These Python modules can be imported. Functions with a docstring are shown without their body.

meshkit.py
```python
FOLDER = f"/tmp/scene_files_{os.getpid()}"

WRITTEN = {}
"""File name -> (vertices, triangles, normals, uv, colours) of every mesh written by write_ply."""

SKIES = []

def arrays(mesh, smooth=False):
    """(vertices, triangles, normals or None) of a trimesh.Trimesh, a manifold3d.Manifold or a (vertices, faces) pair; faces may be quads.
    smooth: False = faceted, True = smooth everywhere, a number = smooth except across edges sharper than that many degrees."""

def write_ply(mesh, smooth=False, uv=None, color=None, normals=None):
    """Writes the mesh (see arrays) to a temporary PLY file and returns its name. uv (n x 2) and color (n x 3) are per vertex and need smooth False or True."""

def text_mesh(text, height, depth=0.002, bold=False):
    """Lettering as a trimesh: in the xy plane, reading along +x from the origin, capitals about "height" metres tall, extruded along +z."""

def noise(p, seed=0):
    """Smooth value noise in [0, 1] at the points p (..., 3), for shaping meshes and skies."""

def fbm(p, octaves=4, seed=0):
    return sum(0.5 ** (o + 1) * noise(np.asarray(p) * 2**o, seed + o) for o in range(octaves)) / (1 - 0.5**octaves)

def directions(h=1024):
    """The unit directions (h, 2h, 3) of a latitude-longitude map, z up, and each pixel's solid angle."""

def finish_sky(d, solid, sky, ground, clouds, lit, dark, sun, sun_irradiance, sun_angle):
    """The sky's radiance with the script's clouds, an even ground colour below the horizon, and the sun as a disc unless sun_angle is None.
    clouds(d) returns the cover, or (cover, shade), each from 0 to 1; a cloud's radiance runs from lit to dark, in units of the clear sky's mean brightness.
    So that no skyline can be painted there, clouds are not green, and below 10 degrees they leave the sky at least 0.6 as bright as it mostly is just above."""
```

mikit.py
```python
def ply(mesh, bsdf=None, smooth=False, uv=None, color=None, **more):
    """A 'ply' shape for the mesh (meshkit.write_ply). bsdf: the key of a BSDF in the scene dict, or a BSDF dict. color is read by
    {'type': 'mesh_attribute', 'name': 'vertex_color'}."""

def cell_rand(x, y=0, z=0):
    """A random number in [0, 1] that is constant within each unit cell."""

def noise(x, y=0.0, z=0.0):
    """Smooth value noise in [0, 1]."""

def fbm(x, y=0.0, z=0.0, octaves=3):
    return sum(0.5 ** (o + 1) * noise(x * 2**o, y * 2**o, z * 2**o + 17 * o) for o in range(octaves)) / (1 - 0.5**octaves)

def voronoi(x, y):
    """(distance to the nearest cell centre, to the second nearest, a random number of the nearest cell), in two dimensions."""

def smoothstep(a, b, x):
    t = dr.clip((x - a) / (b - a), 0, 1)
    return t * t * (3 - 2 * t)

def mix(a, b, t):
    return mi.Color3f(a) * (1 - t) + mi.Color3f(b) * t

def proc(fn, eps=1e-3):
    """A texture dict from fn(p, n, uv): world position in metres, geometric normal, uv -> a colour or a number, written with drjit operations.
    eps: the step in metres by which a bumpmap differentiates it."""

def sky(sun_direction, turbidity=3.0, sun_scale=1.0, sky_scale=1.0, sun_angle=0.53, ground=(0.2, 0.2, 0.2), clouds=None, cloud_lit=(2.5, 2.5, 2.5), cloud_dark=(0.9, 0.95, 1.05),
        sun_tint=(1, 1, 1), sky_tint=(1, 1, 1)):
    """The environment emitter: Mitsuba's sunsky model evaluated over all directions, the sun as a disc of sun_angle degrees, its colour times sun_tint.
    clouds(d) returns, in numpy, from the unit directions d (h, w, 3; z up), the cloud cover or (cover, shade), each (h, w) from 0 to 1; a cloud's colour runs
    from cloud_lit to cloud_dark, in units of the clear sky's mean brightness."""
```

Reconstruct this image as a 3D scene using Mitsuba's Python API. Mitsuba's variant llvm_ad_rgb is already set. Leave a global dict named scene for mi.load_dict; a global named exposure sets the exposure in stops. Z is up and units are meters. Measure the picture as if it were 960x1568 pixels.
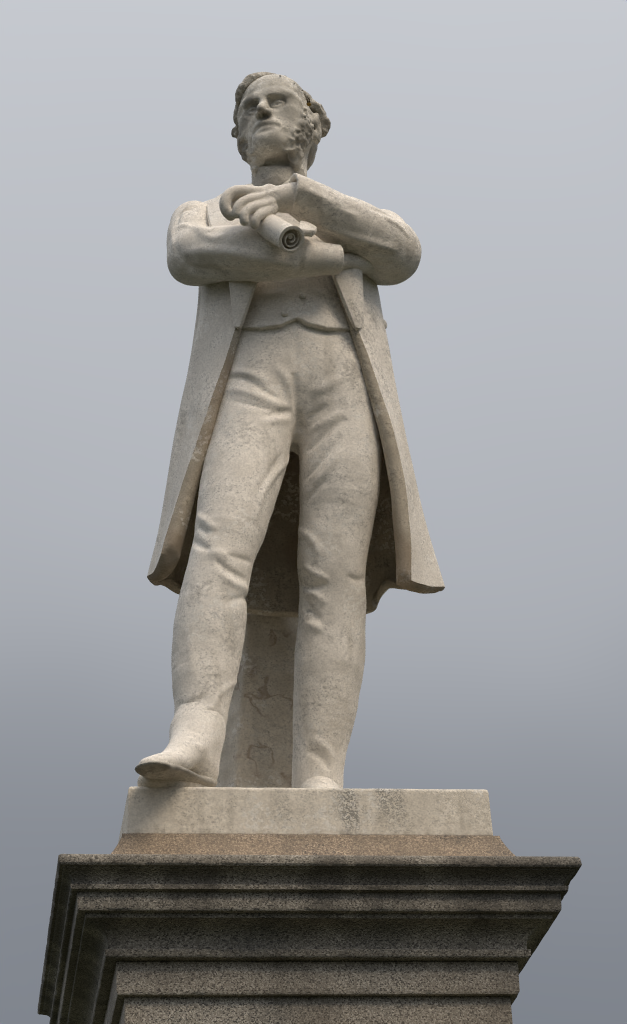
import math, random
import numpy as np, trimesh, mitsuba as mi, drjit as dr, mikit, meshkit
from scipy.interpolate import CubicSpline, PchipInterpolator
from scipy.spatial.transform import Rotation

T = mi.ScalarTransform4f
Z0 = 4.005                      # height of the top of the marble block above the ground

# ------------------------------------------------------------------ camera, sky, exposure
EYE = np.array([-0.9017, -6.7863, -2.4049 + Z0])
AIM = np.array([0.13171, 0.88676, 0.44307])
UP = np.array([-0.02185, -0.44426, 0.89563])
FOCAL = 4200.0 / 960.0
exposure = 2.05


def cloud_deck(d):
    el = np.degrees(np.arcsin(np.clip(d[..., 2], -1, 1)))
    n = meshkit.fbm(d * [2.6, 2.6, 3.2] + 11.0, 4, seed=5) - 0.5
    n2 = meshkit.fbm(d * [7.0, 7.0, 9.0] + 3.0, 3, seed=9) - 0.5
    e = el + 7 * (0.8 - d[..., 1] + 0.5 * d[..., 0]) + 5 * n + 2.5 * n2      # the deck thins towards the sun's side
    level = PchipInterpolator([-30, 0, 10, 16, 20, 24.5, 29, 37, 60, 90, 120], [0.0, 0.0, 0.015, 0.045, 0.085, 0.19, 0.245, 0.31, 0.72, 1, 1])      # dark bank below, paler deck above
    return np.ones_like(el), 1 - level(e)


scene = {
    'type': 'scene',
    'camera': {'type': 'perspective', 'fov': 2 * math.degrees(math.atan(0.5 / FOCAL)), 'fov_axis': 'x', 'near_clip': 0.1, 'far_clip': 3000.0,
               'to_world': T().look_at(origin=EYE.tolist(), target=(EYE + AIM).tolist(), up=UP.tolist())},
    'sky': mikit.sky([0.36, -0.52, 0.82], turbidity=3, sun_scale=0.30, sun_angle=26, clouds=cloud_deck, ground=(0.05, 0.05, 0.045),
                     cloud_lit=(4.1, 4.17, 4.33), cloud_dark=(0.47, 0.525, 0.62)),
}
labels = {}

# ------------------------------------------------------------------ materials
fbm, noise, smoothstep, mix = mikit.fbm, mikit.noise, mikit.smoothstep, mikit.mix


def tilt(p, s):
    """The point in a turned frame, so that no grain lines up with the axes."""
    return s * (0.80 * p.x + 0.36 * p.y + 0.48 * p.z) + 31.0, s * (-0.60 * p.x + 0.48 * p.y + 0.64 * p.z) + 57.0, s * (-0.80 * p.y + 0.60 * p.z) + 13.0


def marble_colour(p, light=(0.735, 0.69, 0.622), mid=(0.605, 0.562, 0.498), grime=(0.29, 0.27, 0.235)):
    big = fbm(*tilt(p, 4.5), 3)
    med = fbm(*tilt(p, 21), 3)
    fine = fbm(*tilt(p, 110), 3)
    grain = noise(*tilt(p, 300))
    c = mix(mid, light, smoothstep(0.34, 0.66, 0.55 * big + 0.45 * med))
    c = mix(c, grime, 0.62 * smoothstep(0.48, 0.70, 0.4 * big + 0.25 * med + 0.35 * fine))
    scale = smoothstep(0.54, 0.64, fbm(*tilt(p, 8), 2)) * smoothstep(0.5, 0.62, fine)
    c = mix(c, (0.76, 0.735, 0.68), 0.5 * scale)
    streak = smoothstep(0.5, 0.68, fbm(p.x * 27 + 0.6 * p.z, p.y * 27, p.z * 2.6, 3))
    c = mix(c, (0.33, 0.295, 0.235), 0.32 * streak * smoothstep(0.35, 0.6, big))
    speck = smoothstep(0.60, 0.76, noise(*tilt(p, 260)))
    return c * (0.84 + 0.32 * grain) * (1 - 0.22 * speck * smoothstep(0.4, 0.6, med))


def marble_bump(p, n, uv):
    a = fbm(*tilt(p, 60), 4)
    rough = smoothstep(0.42, 0.62, fbm(*tilt(p, 6), 2))
    return 0.6 * a + rough * (1.1 * fbm(*tilt(p, 150), 3))


def stone(colour, rough=0.62, bump=marble_bump, scale=0.0013, spec=0.35, eps=1e-3):
    return {'type': 'bumpmap', 'arbitrary': mikit.proc(bump, eps), 'scale': scale,
            'bsdf': {'type': 'twosided', 'b': {'type': 'principled', 'base_color': mikit.proc(colour), 'roughness': rough, 'specular': spec}}}


scene['marble'] = stone(lambda p, n, uv: marble_colour(p))


def head_colour(p, n, uv):
    c = marble_colour(p, (0.66, 0.625, 0.555), (0.40, 0.375, 0.325), (0.19, 0.177, 0.15))
    g = smoothstep(0.5, 0.66, fbm(p.x * 17 + 50, p.y * 17, p.z * 11, 3))
    return mix(c, (0.17, 0.158, 0.132), 0.8 * g)


scene['marble_head'] = stone(head_colour, scale=0.0012)


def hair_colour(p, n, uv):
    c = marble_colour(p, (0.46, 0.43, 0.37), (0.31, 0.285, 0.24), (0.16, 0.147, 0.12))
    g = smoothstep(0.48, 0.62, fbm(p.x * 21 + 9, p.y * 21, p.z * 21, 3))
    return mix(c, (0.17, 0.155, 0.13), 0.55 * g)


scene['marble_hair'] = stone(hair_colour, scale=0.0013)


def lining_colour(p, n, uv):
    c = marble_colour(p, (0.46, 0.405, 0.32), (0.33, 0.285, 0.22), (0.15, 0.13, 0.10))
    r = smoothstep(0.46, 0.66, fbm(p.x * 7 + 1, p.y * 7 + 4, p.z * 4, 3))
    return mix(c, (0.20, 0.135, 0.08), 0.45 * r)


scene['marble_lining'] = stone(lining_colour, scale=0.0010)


def block_colour(p, n, uv):
    c = marble_colour(p, (0.66, 0.605, 0.515), (0.565, 0.51, 0.425), (0.38, 0.335, 0.265))
    drip = fbm(p.x * 19 + 2 * p.y, p.y * 19, p.z * 1.6, 4)
    place = dr.exp(-dr.square((p.x + 0.5 * p.y + 0.14) / 0.20)) * smoothstep(-0.14, -0.05, p.z - 4.005) + 0.35 * smoothstep(0.4, 0.6, fbm(p.x * 4.1 + 0.35, p.y * 2.1, 0.0, 2))
    s = smoothstep(0.40, 0.60, drip) * dr.minimum(place, 1.0)
    speck = smoothstep(0.40, 0.60, fbm(*tilt(p, 320), 2))
    return mix(c, (0.13, 0.128, 0.115), 0.78 * s * (0.18 + 0.82 * speck))


scene['marble_block'] = stone(block_colour, scale=0.0011)


def stump_colour(p, n, uv):
    c = marble_colour(p, (0.58, 0.52, 0.43), (0.45, 0.395, 0.315), (0.24, 0.21, 0.17))
    q = fbm(*tilt(p, 9), 3) - 0.5
    v = dr.abs(fbm(p.x * 10 + 40 + 1.5 * q, p.y * 3, p.z * 4.5 + 3 * q, 4) - 0.5)
    vein = (1 - smoothstep(0.004, 0.045, v)) * smoothstep(0.42, 0.56, fbm(*tilt(p, 12), 2))
    return mix(c, (0.19, 0.115, 0.065), 0.5 * vein)


scene['marble_stump'] = stone(stump_colour, scale=0.0012)


def granite(light, mid, dark, soot, warm=0.0):
    def colour(p, n, uv):
        g = noise(*tilt(p, 400))
        g2 = noise(*tilt(p, 330))
        g3 = fbm(*tilt(p, 190), 3)
        c = mix(mid, light, smoothstep(0.48, 0.7, g))
        c = mix(c, dark, 0.85 * smoothstep(0.58, 0.72, g2))
        c = c * (0.7 + 0.6 * g3)
        patch = fbm(p.x * 4.3 + 5, p.y * 4.3, p.z * 7, 3)
        streak = fbm(p.x * 15, p.y * 15, p.z * 1.3, 3)
        s = smoothstep(0.38, 0.64, 0.5 * patch + 0.5 * streak)
        c = mix(c, (0.028, 0.027, 0.024), soot * s)
        return mix(c, mi.Color3f(0.25, 0.185, 0.12) * (0.55 + 0.9 * g), warm * smoothstep(0.4, 0.62, fbm(p.x * 3 + 70, p.y * 3, p.z * 5, 2)))
    return colour


def granite_bump(p, n, uv):
    return fbm(*tilt(p, 120), 3)


scene['granite'] = stone(granite((0.46, 0.425, 0.365), (0.26, 0.235, 0.197), (0.05, 0.048, 0.043), 0.45, 0.2), 0.6, granite_bump, 0.0009)
scene['granite_brown'] = stone(granite((0.42, 0.325, 0.23), (0.20, 0.148, 0.103), (0.05, 0.043, 0.036), 0.62, 0.45), 0.6, granite_bump, 0.0009)
scene['granite_sooty'] = stone(granite((0.42, 0.385, 0.33), (0.22, 0.20, 0.165), (0.04, 0.038, 0.034), 0.62, 0.10), 0.65, granite_bump, 0.0009)
scene['ground_stone'] = {'type': 'twosided', 'b': {'type': 'diffuse', 'reflectance': mikit.proc(
    lambda p, n, uv: mix((0.028, 0.034, 0.02), (0.05, 0.052, 0.036), fbm(p.x * 1.7, p.y * 1.7, 0.0, 4)))}}
scene['dry_plant'] = {'type': 'twosided', 'b': {'type': 'diffuse', 'reflectance': {'type': 'rgb', 'value': [0.10, 0.07, 0.035]}}}
scene['ochre_lichen'] = {'type': 'twosided', 'b': {'type': 'diffuse', 'reflectance': mikit.proc(
    lambda p, n, uv: mix((0.30, 0.19, 0.05), (0.12, 0.09, 0.04), noise(p.x * 200, p.y * 200, p.z * 200)))}}
scene['dark_moss'] = {'type': 'twosided', 'b': {'type': 'diffuse', 'reflectance': {'type': 'rgb', 'value': [0.05, 0.045, 0.034]}}}


# ------------------------------------------------------------------ modelling tools
def emit(key, mesh, bsdf, smooth=True, label=None, lift=True, **tags):
    if isinstance(mesh, tuple):
        mesh = trimesh.Trimesh(*mesh, process=False)
    v = np.array(mesh.vertices, float)
    if lift:
        v = v + [0, 0, Z0]
    scene[key] = mikit.ply((v, np.array(mesh.faces)), bsdf, smooth=smooth)
    if label:
        tags['label'] = label
    if tags:
        labels[key] = tags


class Clay:
    """A signed-distance block of clay that is added to, carved and folded, then skinned."""

    cut = 1.0                                       # how deep grooves are cut

    def __init__(s, lo, hi, h):
        s.h = h
        s.ax = [np.arange(a, b + h, h, dtype=np.float32) for a, b in zip(lo, hi)]
        s.D = np.full([len(a) for a in s.ax], 0.5, np.float32)

    def part(s, lo, hi):
        sl = []
        for a, l, u in zip(s.ax, lo, hi):
            i, j = np.searchsorted(a, l), np.searchsorted(a, u)
            sl.append(slice(max(0, i - 1), min(len(a), j + 1)))
        sl = tuple(sl)
        X, Y, Z = s.ax[0][sl[0]][:, None, None], s.ax[1][sl[1]][None, :, None], s.ax[2][sl[2]][None, None, :]
        return sl, X, Y, Z

    @staticmethod
    def smin(a, b, k):
        if k <= 0:
            return np.minimum(a, b)
        g = np.maximum(k - np.abs(a - b), 0) / k
        return np.minimum(a, b) - g * g * k * 0.25

    def put(s, d, sl, k, carve=False):
        if d.size == 0:
            return
        s.D[sl] = -s.smin(-s.D[sl], d, k) if carve else s.smin(s.D[sl], d, k)

    def chain(s, pts, k=0.02, sc=(1, 1, 1), carve=False, fine=4):
        """Round cones through rows (x, y, z, radius); sc stretches the cross-section along the axes."""
        pts = np.array(pts, float)
        n = len(pts)
        if n > 2:                                   # a smooth run through the rows
            at = np.concatenate([[0], np.cumsum(np.linalg.norm(np.diff(pts[:, :3], axis=0), axis=1) + 1e-6)])
            w = np.concatenate([np.linspace(i, j, fine, endpoint=False) for i, j in zip(at[:-1], at[1:])] + [at[-1:]])
            pts = np.concatenate([CubicSpline(at, pts[:, :3])(w), PchipInterpolator(at, pts[:, 3])(w)[:, None]], 1)
        pts = pts.astype(np.float32)
        m = k + 4 * s.h
        r = pts[:, 3:4] * np.array(sc)
        lo, hi = (pts[:, :3] - r).min(0) - m, (pts[:, :3] + r).max(0) + m
        sl, X, Y, Z = s.part(lo, hi)
        d = np.full(s.D[sl].shape, 0.5, np.float32)
        q = pts.copy()
        q[:, :3] /= np.array(sc, np.float32)
        for i in range(max(1, n and len(q) - 1)):
            a, b = q[i], q[min(i + 1, len(q) - 1)]
            ra = max(a[3], b[3])
            sub = []
            for j, (W, o) in enumerate(zip((X, Y, Z), sc)):
                ax = W.ravel()
                u0, u1 = min(a[j], b[j]) * o - ra * o - m, max(a[j], b[j]) * o + ra * o + m
                sub.append(slice(max(0, np.searchsorted(ax, u0) - 1), np.searchsorted(ax, u1) + 1))
            x, y, z = X[sub[0]] / sc[0], Y[:, sub[1]] / sc[1], Z[:, :, sub[2]] / sc[2]
            ba = b[:3] - a[:3]
            L = max(float(ba @ ba), 1e-9)
            px, py, pz = x - a[0], y - a[1], z - a[2]
            t = np.clip((px * ba[0] + py * ba[1] + pz * ba[2]) / L, 0, 1)
            e = np.sqrt((px - t * ba[0]) ** 2 + (py - t * ba[1]) ** 2 + (pz - t * ba[2]) ** 2) - (a[3] + t * (b[3] - a[3]))
            sub = tuple(sub)
            d[sub] = np.minimum(d[sub], e)
        s.put(d * min(sc), sl, k, carve)

    def ball(s, c, r, k=0.02, rot=None, carve=False):
        c, r = np.array(c, np.float32), np.broadcast_to(np.array(r, np.float32), 3)
        m = k + 4 * s.h
        reach = r if rot is None else np.full(3, r.max())
        sl, X, Y, Z = s.part(c - reach - m, c + reach + m)
        p = [X - c[0], Y - c[1], Z - c[2]]
        if rot is not None:
            M = Rotation.from_euler('xyz', rot, degrees=True).as_matrix().T
            p = [M[i, 0] * p[0] + M[i, 1] * p[1] + M[i, 2] * p[2] for i in range(3)]
        k0 = np.sqrt(sum((a / b) ** 2 for a, b in zip(p, r)))
        k1 = np.sqrt(sum((a / b ** 2) ** 2 for a, b in zip(p, r))) + 1e-6
        s.put(k0 * (k0 - 1) / k1, sl, k, carve)

    def value(s, p):
        i = [np.clip(((p[:, j] - s.ax[j][0]) / s.h), 0, len(s.ax[j]) - 1.001) for j in range(3)]
        b = [np.floor(a).astype(int) for a in i]
        t = [a - c for a, c in zip(i, b)]
        out = 0
        for u, v, w in np.ndindex(2, 2, 2):
            wt = (t[0] if u else 1 - t[0]) * (t[1] if v else 1 - t[1]) * (t[2] if w else 1 - t[2])
            out = out + wt * s.D[b[0] + u, b[1] + v, b[2] + w]
        return out

    def snap(s, p):
        p = np.array(p, float)
        for _ in range(6):
            e = np.eye(3) * s.h
            g = np.stack([s.value(p + e[i]) - s.value(p - e[i]) for i in range(3)], 1)
            n = np.linalg.norm(g, axis=1, keepdims=True)
            p = p - np.clip(s.value(p), -0.04, 0.04)[:, None] * g / np.maximum(n, 1e-6)
        return p

    def fold(s, pts, amp, w, taper=True, snap=True, fine=12):
        """A ridge (amp > 0) or groove (amp < 0) of width w along a curve on the surface."""
        p = np.array(pts, float)
        if snap:
            p = s.snap(p)
        n = len(p)
        u = np.linspace(0, 1, fine)
        p = CubicSpline(np.linspace(0, 1, n), p)(u) if n > 2 else p[0] + (p[1] - p[0]) * u[:, None]
        if snap:
            p = s.snap(p)
        m = (2.4 if amp > 0 else 3.2) * w
        sl, X, Y, Z = s.part(p.min(0) - m, p.max(0) + m)
        best, at = None, None
        for i, (a, b) in enumerate(zip(p[:-1], p[1:])):
            ba = (b - a).astype(np.float32)
            L = max(float(ba @ ba), 1e-9)
            px, py, pz = X - np.float32(a[0]), Y - np.float32(a[1]), Z - np.float32(a[2])
            t = np.clip((px * ba[0] + py * ba[1] + pz * ba[2]) / L, 0, 1)
            d2 = (px - t * ba[0]) ** 2 + (py - t * ba[1]) ** 2 + (pz - t * ba[2]) ** 2
            g = (i + t) / (fine - 1)
            if best is None:
                best, at = d2, g
            else:
                at = np.where(d2 < best, g, at)
                best = np.minimum(best, d2)
        A = amp * (np.maximum(np.sin(np.pi * np.clip(at, 0, 1)), 0) ** 0.7 if taper else 1)
        if amp > 0:
            s.D[sl] -= A * np.exp(-best / w ** 2)
        else:                                       # a groove is cut sharp, its shoulders roll off
            r = np.sqrt(best + np.float32(0.3 * s.h) ** 2)
            s.D[sl] -= s.cut * A * np.exp(-1.35 * r / w) * np.clip((m - r) / (0.3 * m), 0, 1)

    def rough(s, amp, freq, seed=0, lo=None, hi=None, stretch=(1, 1, 1)):
        lo = [a[0] for a in s.ax] if lo is None else lo
        hi = [a[-1] for a in s.ax] if hi is None else hi
        sl, X, Y, Z = s.part(lo, hi)
        D = s.D[sl]
        near = np.abs(D) < 4 * s.h + amp
        i = np.nonzero(near)
        p = np.stack([X.ravel()[i[0]], Y.ravel()[i[1]], Z.ravel()[i[2]]], 1) * freq * np.array(stretch)
        D[i] -= (amp * 2 * (meshkit.fbm(p + 40, 2, seed) - 0.5)).astype(np.float32)

    def mesh(s, clean=True):
        D = s.D
        neg = D < 0
        c = neg[:-1, :-1, :-1].astype(np.int8)
        total = np.zeros_like(c)
        for u, v, w in np.ndindex(2, 2, 2):
            total += neg[u:D.shape[0] - 1 + u, v:D.shape[1] - 1 + v, w:D.shape[2] - 1 + w]
        cell = np.argwhere((total > 0) & (total < 8))
        index = np.full(total.shape, -1, np.int32)
        index[tuple(cell.T)] = np.arange(len(cell))
        acc, cnt = np.zeros((len(cell), 3)), np.zeros(len(cell))
        corner = list(np.ndindex(2, 2, 2))
        val = {q: D[cell[:, 0] + q[0], cell[:, 1] + q[1], cell[:, 2] + q[2]] for q in corner}
        for q in corner:
            for ax in range(3):
                if q[ax] == 0:
                    q2 = tuple(1 if i == ax else q[i] for i in range(3))
                    a, b = val[q], val[q2]
                    m = (a < 0) != (b < 0)
                    t = np.where(m, a / np.where(m, a - b, 1), 0)
                    pt = np.tile(np.array(q, float), (len(cell), 1))
                    pt[:, ax] = t
                    acc[m] += pt[m]
                    cnt[m] += 1
        v = (cell + acc / cnt[:, None]) * s.h + [a[0] for a in s.ax]
        faces = []
        for ax in range(3):
            o1, o2 = (ax + 1) % 3, (ax + 2) % 3
            sl1 = [slice(1, -1)] * 3
            sl1[ax] = slice(0, D.shape[ax] - 1)
            a = neg[tuple(sl1)]
            sl2 = list(sl1)
            sl2[ax] = slice(1, D.shape[ax])
            b = neg[tuple(sl2)]
            for flip, m in ((False, a & ~b), (True, ~a & b)):
                e = np.argwhere(m)
                if not len(e):
                    continue
                off = np.array([1, 1, 1])
                off[ax] = 0
                e = e + off
                d1, d2 = np.zeros(3, int), np.zeros(3, int)
                d1[o1], d2[o2] = 1, 1
                q = [index[tuple((e - x).T)] for x in (0 * d1, d1, d1 + d2, d2)]
                if flip:
                    q = q[::-1]
                faces += [np.stack([q[0], q[1], q[2]], 1), np.stack([q[0], q[2], q[3]], 1)]
        f = np.vstack(faces)
        f = f[(f >= 0).all(1)]
        for w in (0.5, 0.5, -0.3):                  # light smoothing, never further than half a cell
            e = np.vstack([f[:, [0, 1]], f[:, [1, 2]], f[:, [2, 0]]])
            e = np.vstack([e, e[:, ::-1]])
            near = np.stack([np.bincount(e[:, 0], v[e[:, 1], i], len(v)) for i in range(3)], 1)
            count = np.bincount(e[:, 0], minlength=len(v))[:, None]
            v = v + np.clip(w * np.where(count > 0, near / np.maximum(count, 1) - v, 0), -0.5 * s.h, 0.5 * s.h)
        return trimesh.Trimesh(v, f, process=False)


def spline_sheet(net, nu, nv):
    """A smooth sheet (nv rows, nu columns) through a net of points, rows by columns."""
    net = np.array(net, float)
    R, C = net.shape[:2]

    def along(a, n, axis):
        d = np.linalg.norm(np.diff(a, axis=axis), axis=-1)
        d = d.mean(axis=1 - axis)
        t = np.concatenate([[0], np.cumsum(d)])
        return CubicSpline(t / t[-1], a, axis=axis)(np.linspace(0, 1, n))
    return along(along(net, nv, 0), nu, 1)


def grid_faces(nv, nu, flip=False):
    i = np.arange(nv * nu).reshape(nv, nu)
    a, b, c, d = i[:-1, :-1].ravel(), i[:-1, 1:].ravel(), i[1:, 1:].ravel(), i[1:, :-1].ravel()
    f = np.vstack([np.stack([a, b, c], 1), np.stack([a, c, d], 1)])
    return f[:, ::-1] if flip else f


def sheet_normals(g):
    du, dv = np.gradient(g, axis=1), np.gradient(g, axis=0)
    n = np.cross(du, dv)
    return n / (np.linalg.norm(n, axis=-1, keepdims=True) + 1e-9)


def solid_sheet(g, thick, sign=1):
    """(outer face, inner face with the four edge strips) of a sheet g given a thickness (rows x columns)."""
    n = sheet_normals(g) * sign
    inner = g - n * np.asarray(thick)[..., None]
    nv, nu = g.shape[:2]
    outer = (g.reshape(-1, 3), grid_faces(nv, nu, sign < 0))
    parts = [trimesh.Trimesh(inner.reshape(-1, 3), grid_faces(nv, nu, sign > 0), process=False)]
    for a, b, c in ((g[0], inner[0], g[1]), (g[-1], inner[-1], g[-2]), (g[:, 0], inner[:, 0], g[:, 1]), (g[:, -1], inner[:, -1], g[:, -2])):
        k = 9
        out = a - c
        out = out / (np.linalg.norm(out, axis=-1, keepdims=True) + 1e-9) * np.linalg.norm(b - a, axis=-1, keepdims=True)
        e = np.linspace(0, 1, len(a))
        run = np.linalg.norm(np.diff(a, axis=0), axis=-1).sum()
        ends = np.sqrt(np.clip(1 - np.clip(1 - np.minimum(e, 1 - e) * run / 0.03, 0, 1) ** 2, 0, 1))
        out = out * ends[:, None]                   # the roll closes towards the corners
        strip = np.stack([a + (b - a) * t + out * 0.30 * math.sin(math.pi * t) ** 0.8 for t in np.linspace(0, 1, k)])
        parts.append(trimesh.Trimesh(strip.reshape(-1, 3), grid_faces(k, len(a)), process=False))
    return trimesh.Trimesh(*outer, process=False), trimesh.util.concatenate(parts)


def tube(pts, radii, sides=10):
    p = np.array(pts, float)
    t = np.gradient(p, axis=0)
    t /= np.linalg.norm(t, axis=1, keepdims=True)
    a = np.cross(t, [0.3, 0.2, 0.93])
    a /= np.linalg.norm(a, axis=1, keepdims=True)
    b = np.cross(t, a)
    an = np.linspace(0, 2 * np.pi, sides, endpoint=False)
    r = np.broadcast_to(radii, len(p))
    v = p[:, None] + r[:, None, None] * (np.cos(an)[None, :, None] * a[:, None] + np.sin(an)[None, :, None] * b[:, None])
    v = np.vstack([v.reshape(-1, 3), p[:1], p[-1:]])
    f, n = [], len(p)
    for i in range(n - 1):
        for j in range(sides):
            k = (j + 1) % sides
            f += [[i * sides + j, i * sides + k, (i + 1) * sides + k], [i * sides + j, (i + 1) * sides + k, (i + 1) * sides + j]]
    for j in range(sides):
        k = (j + 1) % sides
        f += [[n * sides, k, j], [n * sides + 1, (n - 1) * sides + j, (n - 1) * sides + k]]
    return trimesh.Trimesh(v, np.array(f), process=False)


# ------------------------------------------------------------------ the setting
g = np.linspace(-1, 1, 61)
g = np.sign(g) * np.abs(g) ** 2.5 * 1500
gx, gy = np.meshgrid(g, g)
emit('ground', (np.stack([gx, gy, 0 * gx], -1).reshape(-1, 3), grid_faces(61, 61)), 'ground_stone', lift=False, kind='structure',
     label='flat ground around the foot of the pedestal')


# ------------------------------------------------------------------ pedestal
def course(profile, seed, seg=90, chip=0.0022, cap_top=True, cap_bottom=True):
    """A square moulded stone course: profile rows (half width, z) from top to bottom, its arrises worn by small chips."""
    pr = np.array(profile, float)
    fine = [pr[0]]
    for a, b in zip(pr[:-1], pr[1:]):
        L = np.linalg.norm(b - a)
        n = max(1, int(L / 0.012))
        fine += [a + (b - a) * (i + 1) / n for i in range(n)]
    pr = np.array(fine)
    # convexity: how far a point stands out of its neighbours
    u = np.linspace(-1, 1, seg + 1)
    u = np.sign(u) * (1 - (1 - np.abs(u)) ** 1.25)
    ring = [np.stack([u[:-1], -np.ones(seg)], 1), np.stack([np.ones(seg), u[:-1]], 1), np.stack([-u[:-1], np.ones(seg)], 1), np.stack([-np.ones(seg), -u[:-1]], 1)]
    ring = np.vstack(ring)
    v = np.concatenate([ring[None] * pr[:, None, :1], np.broadcast_to(pr[:, None, 1:], (len(pr), len(ring), 1))], -1)
    q = np.asarray(v)
    bite = np.clip(meshkit.fbm(q * [38, 38, 38], 3, seed) - 0.58, 0, 1) * 8 * chip + (meshkit.fbm(q * 14, 2, seed + 3) - 0.5) * chip
    conv = np.zeros(len(pr))
    for i in range(1, len(pr) - 1):
        a, b = pr[i] - pr[i - 1], pr[i + 1] - pr[i]
        cr = (a[0] * b[1] - a[1] * b[0]) / (np.linalg.norm(a) * np.linalg.norm(b) + 1e-9)
        conv[i] = max(0, -cr)
    conv = np.clip(conv, 0, 1)[:, None]
    rad = q[..., :2] / (np.abs(q[..., :2]).max(-1, keepdims=True))
    v[..., :2] -= rad * (bite * (0.25 + conv))[..., None]
    nr, nc = v.shape[:2]
    i = np.arange(nr * nc).reshape(nr, nc)
    j = np.roll(i, -1, 1)
    f = [np.stack([i[:-1].ravel(), i[1:].ravel(), j[1:].ravel()], 1), np.stack([i[:-1].ravel(), j[1:].ravel(), j[:-1].ravel()], 1)]
    vv = v.reshape(-1, 3)
    extra = []
    if cap_top:
        extra.append([0, 0, pr[0, 1]])
        c = len(vv)
        f.append(np.stack([i[0], j[0], np.full(nc, c)], 1))
    if cap_bottom:
        c = len(vv) + len(extra)
        extra.append([0, 0, pr[-1, 1]])
        f.append(np.stack([j[-1], i[-1], np.full(nc, c)], 1))
    return trimesh.Trimesh(np.vstack([vv, extra]) if extra else vv, np.vstack(f), process=False)


def arc(a, b, bulge, n=10):
    """A circular-looking arc between two profile points; bulge > 0 swells outwards."""
    a, b = np.array(a, float), np.array(b, float)
    t = np.linspace(0, 1, n)[:, None]
    d = b - a
    nrm = np.array([-d[1], d[0]]) / np.linalg.norm(d)
    return (a + d * t + nrm * bulge * 4 * t * (1 - t)).tolist()


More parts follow.
